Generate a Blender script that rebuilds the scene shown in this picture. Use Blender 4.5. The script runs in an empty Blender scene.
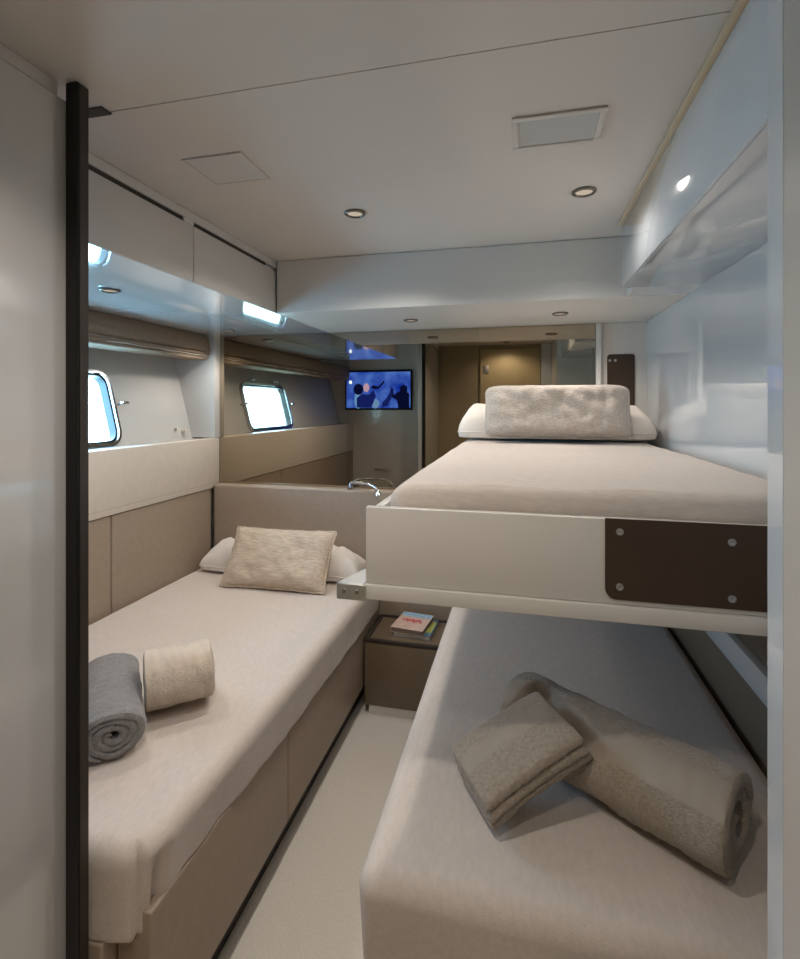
import bpy, bmesh, math, random
from mathutils import Vector, Matrix, noise

random.seed(7)
S = bpy.context.scene
COL = S.collection
PI = math.pi
H = 1.5                                   # eye height above the cabin sole

# ------------------------------------------------------------------ camera
cam_data = bpy.data.cameras.new('camera')
cam = bpy.data.objects.new('camera', cam_data)
COL.objects.link(cam)
cam.location = (0, 0, H)
cam.rotation_euler = (PI / 2, 0, math.radians(13.67))
cam_data.sensor_width = 36.0
cam_data.lens = 510.0 / 959.0 * 36.0
cam_data.shift_x = 3.0 / 959.0
cam_data.shift_y = -74.5 / 959.0
cam_data.clip_start = 0.01
S.camera = cam

# ------------------------------------------------------------------ colour management
vs = S.view_settings
vs.view_transform = 'Standard'
vs.look = 'None'
vs.gamma = 1.0
vs.use_curve_mapping = False
vs.exposure = 1.05
S.cycles.max_bounces = 14
S.cycles.diffuse_bounces = 8
S.cycles.glossy_bounces = 8

# ------------------------------------------------------------------ world: bright hazy sky outside the porthole
world = bpy.data.worlds.new('sky')
S.world = world
world.use_nodes = True
wn = world.node_tree
wn.nodes.clear()
w_out = wn.nodes.new('ShaderNodeOutputWorld')
w_bg = wn.nodes.new('ShaderNodeBackground')
w_tc = wn.nodes.new('ShaderNodeTexCoord')
w_sep = wn.nodes.new('ShaderNodeSeparateXYZ')
w_ramp = wn.nodes.new('ShaderNodeValToRGB')
wn.links.new(w_tc.outputs['Generated'], w_sep.inputs[0])
wn.links.new(w_sep.outputs['Z'], w_ramp.inputs[0])
w_ramp.color_ramp.elements[0].position = 0.0
w_ramp.color_ramp.elements[0].color = (0.40, 0.76, 1.0, 1)
w_ramp.color_ramp.elements[1].position = 0.35
w_ramp.color_ramp.elements[1].color = (0.42, 0.68, 1.0, 1)
wn.links.new(w_ramp.outputs[0], w_bg.inputs[0])
w_bg.inputs[1].default_value = 12.5
wn.links.new(w_bg.outputs[0], w_out.inputs[0])

LAMP_WARM = (1.0, 0.93, 0.85)
P_CEIL, P_CEIL_R, P_HALL_FILL, P_SOFFIT, P_HEADER = 13.5, 6.0, 12.0, 6.5, 5.0


# ------------------------------------------------------------------ helpers: materials
def lin(c):
    def f(v):
        v = v / 255.0
        return v / 12.92 if v <= 0.04045 else ((v + 0.055) / 1.055) ** 2.4
    return (f(c[0]), f(c[1]), f(c[2]), 1.0)


def mat(name, rgb, rough=0.5, metal=0.0, coat=0.0, spec=0.5, mottle=0.0, mottle_scale=8.0,
        bump=0.0, bump_scale=200.0, sheen=0.0, weave=0.0, weave_scale=350.0, stretch=(1, 1, 1), detail=4.0,
        coat_rough=0.03, coat_ior=1.5):
    m = bpy.data.materials.new(name)
    m.use_nodes = True
    nt = m.node_tree
    N, L = nt.nodes, nt.links
    b = N['Principled BSDF']
    col = lin(rgb)
    b.inputs['Base Color'].default_value = col
    b.inputs['Roughness'].default_value = rough
    b.inputs['Metallic'].default_value = metal
    b.inputs['Coat Weight'].default_value = coat
    b.inputs['Coat Roughness'].default_value = coat_rough
    b.inputs['Specular IOR Level'].default_value = spec
    b.inputs['Coat IOR'].default_value = coat_ior
    b.inputs['Sheen Weight'].default_value = sheen
    tc = N.new('ShaderNodeTexCoord')
    mp = N.new('ShaderNodeMapping')
    mp.inputs['Scale'].default_value = stretch
    L.new(tc.outputs['Object'], mp.inputs[0])
    if mottle > 0:
        nz = N.new('ShaderNodeTexNoise')
        nz.inputs['Scale'].default_value = mottle_scale
        nz.inputs['Detail'].default_value = detail
        L.new(mp.outputs[0], nz.inputs['Vector'])
        mx = N.new('ShaderNodeMix')
        mx.data_type = 'RGBA'
        mx.inputs[6].default_value = tuple(c * (1 - mottle) for c in col[:3]) + (1,)
        mx.inputs[7].default_value = tuple(min(1, c * (1 + mottle)) for c in col[:3]) + (1,)
        rp = N.new('ShaderNodeMapRange')
        rp.inputs[1].default_value = 0.3
        rp.inputs[2].default_value = 0.7
        L.new(nz.outputs['Fac'], rp.inputs[0])
        L.new(rp.outputs[0], mx.inputs[0])
        L.new(mx.outputs[2], b.inputs['Base Color'])
    last = None
    if bump > 0:
        nz = N.new('ShaderNodeTexNoise')
        nz.inputs['Scale'].default_value = bump_scale
        nz.inputs['Detail'].default_value = 3.0
        L.new(mp.outputs[0], nz.inputs['Vector'])
        bp = N.new('ShaderNodeBump')
        bp.inputs['Strength'].default_value = min(1.0, bump)
        bp.inputs['Distance'].default_value = 0.004
        L.new(nz.outputs['Fac'], bp.inputs['Height'])
        last = bp
    if weave > 0:
        for k, d in enumerate(('X', 'Y')):
            wv = N.new('ShaderNodeTexWave')
            wv.bands_direction = d
            wv.inputs['Scale'].default_value = weave_scale
            wv.inputs['Distortion'].default_value = 2.0
            wv.inputs['Detail'].default_value = 1.0
            L.new(mp.outputs[0], wv.inputs['Vector'])
            bp = N.new('ShaderNodeBump')
            bp.inputs['Strength'].default_value = weave
            bp.inputs['Distance'].default_value = 0.001
            L.new(wv.outputs['Fac'], bp.inputs['Height'])
            if last:
                L.new(last.outputs[0], bp.inputs['Normal'])
            last = bp
    if last:
        L.new(last.outputs[0], b.inputs['Normal'])
    return m


def emit(name, rgb, strength):
    m = bpy.data.materials.new(name)
    m.use_nodes = True
    N, L = m.node_tree.nodes, m.node_tree.links
    N.clear()
    o = N.new('ShaderNodeOutputMaterial')
    e = N.new('ShaderNodeEmission')
    e.inputs[0].default_value = lin(rgb)
    e.inputs[1].default_value = strength
    L.new(e.outputs[0], o.inputs[0])
    return m


def glass_pane_mat():
    m = bpy.data.materials.new('porthole_glass')
    m.use_nodes = True
    N, L = m.node_tree.nodes, m.node_tree.links
    N.clear()
    o = N.new('ShaderNodeOutputMaterial')
    t = N.new('ShaderNodeBsdfTransparent')
    t.inputs[0].default_value = (0.88, 0.97, 1.0, 1)
    g = N.new('ShaderNodeBsdfGlossy')
    g.inputs['Roughness'].default_value = 0.02
    mx = N.new('ShaderNodeMixShader')
    mx.inputs[0].default_value = 0.06
    L.new(t.outputs[0], mx.inputs[1])
    L.new(g.outputs[0], mx.inputs[2])
    L.new(mx.outputs[0], o.inputs[0])
    return m


def mirror_mat():
    m = bpy.data.materials.new('bronze_mirror')
    m.use_nodes = True
    b = m.node_tree.nodes['Principled BSDF']
    b.inputs['Base Color'].default_value = (0.47, 0.40, 0.31, 1)
    b.inputs['Metallic'].default_value = 1.0
    b.inputs['Roughness'].default_value = 0.01
    return m


M = {}
M['ceiling'] = mat('ceiling_lacquer', (204, 197, 190), rough=0.30, mottle=0.015, mottle_scale=2)
M['lacquer'] = mat('warm_white_lacquer', (208, 203, 197), rough=0.25, coat=0.4, mottle=0.01, mottle_scale=3)
M['gloss'] = mat('gloss_white_lacquer', (182, 179, 176), rough=0.2, coat=1.0, coat_rough=0.02, coat_ior=1.7, mottle=0.01, mottle_scale=3)
M['gloss_wall'] = mat('gloss_wall_lacquer', (202, 207, 212), rough=0.14, coat=1.0, coat_rough=0.02, coat_ior=1.8, mottle=0.01, mottle_scale=3)  # slight cool tint in the base colour stands in for blue reflected daylight
M['soffit'] = mat('gloss_soffit_lacquer', (205, 207, 208), rough=0.08, coat=1.0, coat_rough=0.015, mottle=0.01, mottle_scale=3)
M['header'] = mat('header_lacquer', (206, 205, 202), rough=0.38, mottle=0.01, mottle_scale=3)
M['passage'] = mat('passage_lacquer', (186, 177, 168), rough=0.4, mottle=0.01, mottle_scale=3)
M['hull'] = mat('hull_lining', (198, 196, 192), rough=0.45, mottle=0.03, mottle_scale=4)
M['board'] = mat('cream_leather_board', (214, 203, 190), rough=0.5, mottle=0.03, mottle_scale=30, bump=0.05, bump_scale=400)
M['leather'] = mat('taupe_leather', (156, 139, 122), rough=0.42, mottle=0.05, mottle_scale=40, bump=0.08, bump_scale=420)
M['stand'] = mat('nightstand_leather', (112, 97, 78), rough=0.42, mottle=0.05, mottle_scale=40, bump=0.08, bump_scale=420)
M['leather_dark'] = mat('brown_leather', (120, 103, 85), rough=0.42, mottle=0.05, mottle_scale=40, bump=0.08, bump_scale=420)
M['olive'] = mat('olive_panel', (152, 140, 114), rough=0.4, mottle=0.04, mottle_scale=5, stretch=(1, 1, .1))
M['door'] = mat('tan_door', (178, 163, 128), rough=0.4, mottle=0.04, mottle_scale=5, stretch=(1, 1, .1))
M['beige_trim'] = mat('beige_trim', (196, 176, 146), rough=0.4)
M['black'] = mat('black_bronze_profile', (26, 23, 21), rough=0.35, metal=0.3)
M['bronze'] = mat('dark_bronze_profile', (62, 54, 48), rough=0.35, metal=0.4)
M['toe'] = mat('dark_toe_kick', (50, 42, 36), rough=0.6)
M['groove'] = mat('dark_groove', (52, 44, 38), rough=0.8)
M['plate'] = mat('brown_steel_plate', (66, 48, 36), rough=0.4, spec=0.4, mottle=0.04, mottle_scale=20)
M['chrome'] = mat('chrome', (205, 205, 208), rough=0.14, metal=1.0)
M['steel'] = mat('brushed_steel', (196, 196, 194), rough=0.45, metal=1.0)
M['carpet'] = mat('cream_carpet', (226, 218, 207), rough=0.95, spec=0.1, mottle=0.06, mottle_scale=140, bump=0.6, bump_scale=320, sheen=0.2)
M['linen'] = mat('linen_bedcover', (204, 192, 182), rough=0.9, spec=0.15, mottle=0.05, mottle_scale=110, bump=0.25, bump_scale=420, stretch=(1, .35, 1), sheen=0.15)
M['linen_berth'] = mat('linen_berth_cover', (196, 185, 176), rough=0.9, spec=0.15, mottle=0.07, mottle_scale=110, bump=0.3, bump_scale=420, stretch=(.35, 1, 1), sheen=0.15)
M['white_linen'] = mat('white_linen', (222, 213, 204), rough=0.9, spec=0.15, mottle=0.03, mottle_scale=12, weave=0.15, weave_scale=300)
M['woven'] = mat('woven_beige', (196, 179, 160), rough=0.95, spec=0.1, mottle=0.16, mottle_scale=90, stretch=(.25, 1, 1.6), bump=0.7, bump_scale=120, weave=0.3, weave_scale=120)
M['chenille'] = mat('grey_chenille', (176, 166, 156), rough=0.95, spec=0.1, mottle=0.17, mottle_scale=210, stretch=(.3, 1, 1.2), detail=2.0, bump=0.8, bump_scale=160, sheen=0.3)
M['terry_grey'] = mat('grey_terry', (138, 134, 131), rough=1.0, spec=0.05, mottle=0.18, mottle_scale=150, bump=1.0, bump_scale=320, sheen=0.3)
M['terry_beige'] = mat('beige_terry', (204, 188, 170), rough=1.0, spec=0.05, mottle=0.12, mottle_scale=150, bump=1.0, bump_scale=300, sheen=0.3)
M['terry_taupe'] = mat('taupe_terry', (166, 153, 138), rough=1.0, spec=0.05, mottle=0.16, mottle_scale=150, bump=1.0, bump_scale=320, sheen=0.3)
M['band_beige'] = mat('beige_towel_band', (210, 194, 176), rough=0.85, spec=0.15, weave=0.3, weave_scale=300, mottle=.03)
M['band_grey'] = mat('grey_towel_band', (140, 134, 128), rough=0.85, spec=0.15, weave=0.3, weave_scale=300, mottle=.03)
M['band_taupe'] = mat('taupe_towel_band', (172, 160, 147), rough=0.85, spec=0.15, weave=0.3, weave_scale=300, mottle=.03)
M['blind'] = mat('taupe_blind_fabric', (150, 132, 114), rough=0.85, spec=0.15, weave=0.3, weave_scale=250, mottle=0.06, mottle_scale=40)
M['piping'] = mat('pale_stitching', (214, 204, 190), rough=0.7)
M['glass'] = glass_pane_mat()
M['mirror'] = mirror_mat()
M['lens'] = emit('lamp_lens', (255, 236, 210), 0.25)
M['lamp_cup'] = mat('lamp_cup', (120, 112, 102), rough=0.3, metal=0.8)
M['vent'] = mat('vent_panel', (186, 184, 181), rough=0.55, bump=0.25, bump_scale=500)
M['flush'] = mat('flush_panel', (199, 196, 191), rough=0.5)
M['plastic_black'] = mat('tv_bezel', (12, 12, 14), rough=0.3)


# ------------------------------------------------------------------ helpers: meshes
def new():
    return bmesh.new()


def box(bm, x0, x1, y0, y1, z0, z1, bev=0.0, seg=2):
    r = bmesh.ops.create_cube(bm, size=1.0)
    vv = r['verts']
    for v in vv:
        v.co = Vector(((x0 + x1) / 2 + v.co.x * (x1 - x0), (y0 + y1) / 2 + v.co.y * (y1 - y0), (z0 + z1) / 2 + v.co.z * (z1 - z0)))
    if bev > 0:
        es = list({e for v in vv for e in v.link_edges})
        bmesh.ops.bevel(bm, geom=es, offset=bev, segments=seg, profile=0.5, affect='EDGES')
    return bm


def prism(bm, pts, origin, ux, uy, depth):
    """Extrudes the closed outline PTS (2D) laid out on axes ux, uy at origin by the vector depth."""
    o, ux, uy, d = Vector(origin), Vector(ux), Vector(uy), Vector(depth)
    a = [bm.verts.new(o + ux * p[0] + uy * p[1]) for p in pts]
    b = [bm.verts.new(o + ux * p[0] + uy * p[1] + d) for p in pts]
    n = len(pts)
    bm.faces.new(a[::-1])
    bm.faces.new(b)
    for i in range(n):
        j = (i + 1) % n
        bm.faces.new((a[i], a[j], b[j], b[i]))
    bmesh.ops.recalc_face_normals(bm, faces=bm.faces[:])
    return bm


def rrect(x0, x1, y0, y1, r, n=6):
    """Rounded rectangle outline; r is one radius or four (bottom-left, bottom-right, top-right, top-left)."""
    if not isinstance(r, (tuple, list)):
        r = (r,) * 4
    out = []
    for (cx, cy, sx, sy, a0, rr) in ((x0, y0, 1, 1, PI, r[0]), (x1, y0, -1, 1, 1.5 * PI, r[1]), (x1, y1, -1, -1, 0, r[2]), (x0, y1, 1, -1, PI / 2, r[3])):
        if rr <= 0:
            out.append((cx, cy))
            continue
        for k in range(n + 1):
            a = a0 + PI / 2 * k / n
            out.append((cx + sx * rr + rr * math.cos(a), cy + sy * rr + rr * math.sin(a)))
    return out


def lathe(bm, prof, n=32, c=(0, 0, 0), axis='Z'):
    rings = []
    for (r, h) in prof:
        ring = []
        for k in range(n):
            a = 2 * PI * k / n
            p = (r * math.cos(a), r * math.sin(a), h)
            if axis == 'Y':
                p = (p[0], p[2], p[1])
            elif axis == 'X':
                p = (p[2], p[0], p[1])
            ring.append(bm.verts.new(Vector(c) + Vector(p)))
        rings.append(ring)
    for a, b in zip(rings, rings[1:]):
        for k in range(n):
            j = (k + 1) % n
            bm.faces.new((a[k], a[j], b[j], b[k]))
    if prof[0][0] > 1e-6:
        bm.faces.new(rings[0][::-1])
    if prof[-1][0] > 1e-6:
        bm.faces.new(rings[-1])
    bmesh.ops.remove_doubles(bm, verts=bm.verts[:], dist=1e-7)
    bmesh.ops.recalc_face_normals(bm, faces=bm.faces[:])
    return bm


def tube(bm, pts, r, n=12):
    pts = [Vector(p) for p in pts]
    rings = []
    up = Vector((0, 0, 1))
    for i, p in enumerate(pts):
        t = (pts[min(i + 1, len(pts) - 1)] - pts[max(i - 1, 0)]).normalized()
        s = t.cross(up)
        if s.length < 1e-3:
            s = t.cross(Vector((0, 1, 0)))
        s.normalize()
        q = s.cross(t)
        rr = r[i] if isinstance(r, (list, tuple)) else r
        rings.append([bm.verts.new(p + s * rr * math.cos(2 * PI * k / n) + q * rr * math.sin(2 * PI * k / n)) for k in range(n)])
    for a, b in zip(rings, rings[1:]):
        for k in range(n):
            j = (k + 1) % n
            bm.faces.new((a[k], a[j], b[j], b[k]))
    bm.faces.new(rings[0][::-1])
    bm.faces.new(rings[-1])
    bmesh.ops.recalc_face_normals(bm, faces=bm.faces[:])
    return bm


def rbox(bm, hx, hy, hz, r, nx=10, ny=10, nz=4, seg=5):
    """Rounded box, half sizes hx hy hz, edge radius r, evenly gridded so that it can be warped."""
    def axis(h, n):
        c = h - r
        a = [-c + 2 * c * i / n for i in range(n + 1)]
        t = [c + r * math.tan(PI / 4 * (k + 1) / seg) for k in range(seg)]
        return [-v for v in reversed(t)] + a + t
    AX, AY, AZ = axis(hx, nx), axis(hy, ny), axis(hz, nz)
    cache = {}

    def vert(p):
        k = tuple(round(c, 6) for c in p)
        if k not in cache:
            q = Vector([max(-(h - r), min(h - r, c)) for c, h in zip(p, (hx, hy, hz))])
            d = Vector(p) - q
            cache[k] = bm.verts.new(q + (d.normalized() * r if d.length > 1e-9 else d))
        return cache[k]

    def face(A, B, f):
        for i in range(len(A) - 1):
            for j in range(len(B) - 1):
                bm.faces.new([vert(f(a, b)) for a, b in ((A[i], B[j]), (A[i + 1], B[j]), (A[i + 1], B[j + 1]), (A[i], B[j + 1]))])
    for s in (-1, 1):
        face(AX, AY, lambda a, b: (a, b, s * hz))
        face(AX, AZ, lambda a, b: (a, s * hy, b))
        face(AY, AZ, lambda a, b: (s * hx, a, b))
    bmesh.ops.recalc_face_normals(bm, faces=bm.faces[:])
    return bm


def fb(p, s, seed=0.0):
    return noise.noise(Vector(p) * s + Vector((seed, seed * 1.7, -seed)))


def obj(name, bm, m, parent=None, smooth=True, loc=None):
    me = bpy.data.meshes.new(name)
    if parent is not None:
        bmesh.ops.translate(bm, verts=bm.verts[:], vec=-Vector(parent['_o']))
    elif loc is not None:
        bmesh.ops.translate(bm, verts=bm.verts[:], vec=-Vector(loc))
    bm.to_mesh(me)
    bm.free()
    ms = m if isinstance(m, (list, tuple)) else [m]
    for x in ms:
        me.materials.append(x)
    if smooth:
        me.polygons.foreach_set('use_smooth', [True] * len(me.polygons))
        try:
            me.set_sharp_from_angle(angle=math.radians(35))
        except Exception:
            pass
    o = bpy.data.objects.new(name, me)
    COL.objects.link(o)
    if parent is not None:
        o.parent = parent
        o['_o'] = tuple(parent['_o'])
    elif loc is not None:
        o.location = loc
        o['_o'] = tuple(loc)
    else:
        o['_o'] = (0.0, 0.0, 0.0)
    return o


def tag(o, label, cat, group=None):
    o['label'] = label
    o['category'] = cat
    if group:
        o['group'] = group
    return o


def thing(name, label, cat, loc=(0, 0, 0), group=None):
    o = bpy.data.objects.new(name, None)
    o.empty_display_size = 0.05
    COL.objects.link(o)
    o.location = loc
    o['_o'] = tuple(loc)
    return tag(o, label, cat, group)


def struct(name, bm, m, label=None, cat=None, smooth=False):
    o = obj(name, bm, m, None, smooth)
    o['kind'] = 'structure'
    o['label'] = label or name.replace('_', ' ')
    o['category'] = cat or name.split('_')[0]
    return o


def subpart_of(o, parent):
    o['_o'] = tuple(parent['_o'])


def copy_tree(o, loc, label, group=None):
    r = o.copy()
    COL.objects.link(r)
    r.location = loc
    r['label'] = label
    if group:
        r['group'] = group
    for ch in list(o.children):
        c = ch.copy()
        COL.objects.link(c)
        c.parent = r
        for g in list(ch.children):
            d = g.copy()
            COL.objects.link(d)
            d.parent = c
    return r


ZC, ZS, D = 2.15, 1.915, 2.75           # ceiling, soffit underside, mirror plane
HX = lambda z: -1.981 - 0.257 * (z - H)   # flared hull lining

# ================================================================== STRUCTURE
bm = new(); box(bm, -2.2, 0.70, -0.2, 2.85, -0.05, 0.0)
struct('floor', bm, M['carpet'], 'pale cream carpet on the cabin floor', 'floor')

bm = new(); box(bm, -2.2, 0.70, -0.2, 0.947, ZC, ZC + .04); box(bm, -2.2, 0.70, 0.950, 2.85, ZC, ZC + .04)
box(bm, -2.2, 0.70, 0.94, 0.96, ZC + .003, ZC + .03)
struct('ceiling', bm, M['ceiling'], 'white lacquered ceiling panels with one thin seam', 'ceiling')

# hull side wall, flared, with the porthole cut through it
PY0, PY1, PZ0, PZ1 = 1.41, 2.137, 1.30, 1.665
tilt = Vector((-0.257, 0, 1)).normalized()
wn_in = Vector((1, 0, 0.257)).normalized()
def hull_pt(y, z):
    return Vector((HX(z), y, z))
def hull_wall():
    bm = new()
    y0, y1, z0, z1 = 0.15, 2.80, 1.22, 1.96
    inner = rrect(PY0, PY1, PZ0, PZ1, 0.075, 8)
    cy, cz = (PY0 + PY1) / 2, (PZ0 + PZ1) / 2
    outer = []
    for (y, z) in inner:
        dy, dz = y - cy, z - cz
        ty = ((y1 if dy > 0 else y0) - cy) / dy if abs(dy) > 1e-6 else 1e9
        tz = ((z1 if dz > 0 else z0) - cz) / dz if abs(dz) > 1e-6 else 1e9
        t = min(ty, tz)
        outer.append((cy + dy * t, cz + dz * t))
    cor = [(y0, z0), (y1, z0), (y1, z1), (y0, z1)]
    for c in cor:                           # snap the nearest outline point to each corner
        k = min(range(len(outer)), key=lambda i: (outer[i][0] - c[0]) ** 2 + (outer[i][1] - c[1]) ** 2)
        outer[k] = c
    n = len(inner)
    fi = [bm.verts.new(hull_pt(*p)) for p in inner]
    fo = [bm.verts.new(hull_pt(*p)) for p in outer]
    bi = [bm.verts.new(hull_pt(*p) - wn_in * 0.05) for p in inner]
    bo = [bm.verts.new(hull_pt(*p) - wn_in * 0.05) for p in outer]
    for i in range(n):
        j = (i + 1) % n
        bm.faces.new((fi[i], fi[j], fo[j], fo[i]))
        bm.faces.new((bi[j], bi[i], bo[i], bo[j]))
        bm.faces.new((fi[j], fi[i], bi[i], bi[j]))
        bm.faces.new((fo[i], fo[j], bo[j], bo[i]))
    bmesh.ops.recalc_face_normals(bm, faces=bm.faces[:])
    return bm
struct('wall_left', hull_wall(), M['hull'], 'pale flared hull wall around the porthole', 'wall')
bm = new(); box(bm, -2.2, -2.085, 0.171, 2.80, 1.90, ZC)
struct('wall_left_upper', bm, M['hull'], 'upper hull wall above the blind', 'wall')
bm = new(); box(bm, -2.2, -1.83, 0.171, 2.80, 0.0, 1.24)
struct('wall_left_lower', bm, M['hull'], 'lower hull wall behind the left bed panels', 'wall')

bm = new(); box(bm, -2.2, 0.70, 2.765, 2.85, 0.0, ZC)
struct('wall_back', bm, M['lacquer'], 'warm white wall at the head of the beds', 'wall')
bm = new(); box(bm, -2.15, -1.777, 2.70, 2.764, 1.305, ZS - .001)
struct('trim_1', bm, M['hull'], 'narrow pale return between hull wall and mirror', 'trim')
bm = new(); box(bm, 0.610, 0.70, 0.716, 2.764, 0.0, ZC)
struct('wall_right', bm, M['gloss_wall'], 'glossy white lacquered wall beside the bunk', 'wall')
bm = new(); box(bm, 0.3105, 0.610, 0.716, 0.756, 0.0, ZC)
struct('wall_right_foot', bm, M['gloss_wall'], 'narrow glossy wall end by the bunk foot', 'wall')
bm = new(); box(bm, 0.311, 0.70, -0.12, 0.716, 0.0, ZC)
struct('wall_right_passage', bm, M['passage'], 'white passage wall at the right edge', 'wall')
bm = new(); box(bm, -1.2, 0.70, -0.2, -0.121, 0.0, ZC)
struct('wall_front', bm, M['olive'], 'olive panelled wall behind the passage', 'wall')
# passage door, seen in the mirror
bm = new(); box(bm, -0.43, 0.20, -0.12, -0.095, 0.0, 2.10, 0.003)
d1 = struct('door_1', bm, M['door'], 'tan cabin door seen in the mirror', 'door')
bm = new(); box(bm, -0.40, -0.34, -0.094, -0.088, 1.84, 1.93, 0.003)
o = obj('door_lock', bm, M['steel'], d1)
bm = new(); box(bm, 0.205, 0.308, -0.12, -0.10, 0.0, ZC - .002)
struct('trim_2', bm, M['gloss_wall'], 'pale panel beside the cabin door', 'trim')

# wall with the television at the foot of the left bed, and its passage side
bm = new(); box(bm, -2.2, -0.931, 0.170, 0.200, 0.0, ZC)
struct('wall_front_left', bm, M['lacquer'], 'white wall at the foot of the left bed', 'wall')
bm = new(); box(bm, -0.93, -0.8915, -0.12, 0.846, 0.0, 2.112, 0.001)
struct('door_2', bm, M['gloss'], 'glossy white sliding door panel at left edge', 'door')
bm = new(); box(bm, -1.12, -1.0, -0.2, 0.1695, 0.0, ZC)
struct('wall_left_passage', bm, M['lacquer'], 'white wall behind the sliding door panel', 'wall')
bm = new(); box(bm, -1.0, -0.890, -0.12, 0.62, 2.122, ZC - .001, 0.002)
box(bm, -1.0, -0.905, 0.62, 0.835, 2.122, ZC - .001, 0.001)
struct('trim_3', bm, M['ceiling'], 'white track cover above the sliding door', 'trim')
bm = new(); box(bm, -0.8905, -0.862, 0.839, 0.866, 0.0, ZC - .002, 0.002)
post = struct('trim_4', bm, M['black'], 'tall black edge profile of the sliding door', 'trim')
bm = new(); box(bm, -0.8615, -0.8605, 0.8445, 0.8655, 0.0, ZC - .004)
obj('edge_strip', bm, M['bronze'], post)
bm = new(); box(bm, -0.945, -0.885, 0.925, 0.953, ZC - .004, ZC - .0005)
tag(obj('ceiling_track', bm, M['bronze'], None), 'short dark track slot in the ceiling behind the black post', 'track')

# dropped header over the bed heads
bm = new(); box(bm, -1.073, 0.608, 2.11, 2.764, ZS, ZC - .001, 0.003)
struct('trim_5', bm, M['header'], 'pale dropped header across the bed heads', 'trim')

# ================================================================== LEFT SIDE
t = thing('overhead_cabinet', 'long white overhead cabinet along the hull above the left bed', 'cabinet', (-1.5, 1.5, ZS))
bm = new(); box(bm, -2.15, -1.095, 1.050, 2.764, ZS + .004, ZC - .001)
box(bm, -2.15, -1.075, 1.050, 2.109, ZC - .030, ZC - .001, 0.002)
obj('body', bm, M['lacquer'], t, False)
bm = new(); box(bm, -2.12, -1.08, 1.050, 2.764, ZS, ZS + .0035)
obj('underside_panel', bm, M['soffit'], t, False)
bm = new(); box(bm, -1.094, -1.075, 1.052, 1.511, ZS + .001, ZC - .046, 0.0015)
obj('door', bm, M['lacquer'], t)
bm = new(); box(bm, -1.094, -1.075, 1.515, 2.106, ZS + .001, ZC - .046, 0.0015)
obj('door', bm, M['lacquer'], t)
bm = new(); box(bm, -1.0945, -1.080, 1.052, 1.462, ZC - .045, ZC - .031); box(bm, -1.0945, -1.080, 1.515, 2.02, ZC - .045, ZC - .031)
obj('finger_groove', bm, M['groove'], t, False)
bm = new(); box(bm, -1.0945, -1.076, 1.463, 1.514, ZC - .0455, ZC - .0305)
obj('groove_stop', bm, M['lacquer'], t, False)

# board below the porthole with its ledge
t = thing('sill_board', 'cream leather board along the hull under the porthole', 'board', (-1.8, 1.8, 1.02))
bm = new(); box(bm, -1.829, -1.775, 0.202, 2.748, 1.008, 1.302, 0.004, 3)
obj('face_panel', bm, M['board'], t)
bm = new(); box(bm, -1.96, -1.83, 0.202, 2.698, 1.262, 1.300, 0.002)
obj('ledge', bm, M['lacquer'], t)
bm = new()
for k in range(204):
    y = 0.21 + k * 0.0124
    box(bm, -1.7752, -1.7742, y, y + 0.008, 1.037, 1.0385)
obj('stitching', bm, M['leather'], t, False)

# taupe leather wall panels under the board
labels = ['taupe leather wall panel beside the left bed, nearer the black post',
          'taupe leather wall panel beside the left bed, next to the headboard']
for i, (ya, yb) in enumerate(((0.204, 1.914), (1.920, 2.672))):
    bm = new(); box(bm, -1.829, -1.781, ya, yb, 0.30, 1.005, 0.006, 3)
    tag(obj('wall_panel', bm, M['leather'], None), labels[i], 'panel', 'leather wall panels by the left bed')

# porthole
t = thing('window_1', 'open metal framed porthole in the hull wall', 'porthole', tuple(hull_pt((PY0 + PY1) / 2, PZ0)))
t['kind'] = 'structure'
def port_ring(off_in, off_out, d0, d1, r):
    bm = new()
    a = rrect(PY0 - off_out, PY1 + off_out, PZ0 - off_out, PZ1 + off_out, r + off_out, 10)
    b = rrect(PY0 + off_in, PY1 - off_in, PZ0 + off_in, PZ1 - off_in, max(.02, r - off_in), 10)
    n = len(a)
    L = []
    for outl, d in ((a, d0), (a, d1 * .7 + d0 * .3), ([(p[0] * .85 + q[0] * .15, p[1] * .85 + q[1] * .15) for p, q in zip(a, b)], d1),
                    ([(p[0] * .15 + q[0] * .85, p[1] * .15 + q[1] * .85) for p, q in zip(a, b)], d1), (b, d1 * .7 + d0 * .3), (b, d0)):
        L.append([bm.verts.new(hull_pt(*p) + wn_in * d) for p in outl])
    m = len(L)
    for i in range(m):
        for k in range(n):
            j = (k + 1) % n
            bm.faces.new((L[i][k], L[i][j], L[(i + 1) % m][j], L[(i + 1) % m][k]))
    bmesh.ops.recalc_face_normals(bm, faces=bm.faces[:])
    return bm
obj('frame', port_ring(0.018, 0.004, -0.03, 0.022, 0.075), M['chrome'], t)
obj('gasket', port_ring(0.026, -0.0185, -0.03, 0.010, 0.075), M['plastic_black'], t)
bm = new()
pl = rrect(PY0 + .02, PY1 - .02, PZ0 + .02, PZ1 - .02, 0.06, 8)
f1 = [bm.verts.new(hull_pt(*p) - wn_in * .012) for p in pl]
f2 = [bm.verts.new(hull_pt(*p) - wn_in * .018) for p in pl]
bm.faces.new(f1); bm.faces.new(f2[::-1])
for k in range(len(pl)):
    j = (k + 1) % len(pl)
    bm.faces.new((f1[k], f2[k], f2[j], f1[j]))
obj('pane', bm, M['glass'], t)
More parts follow.
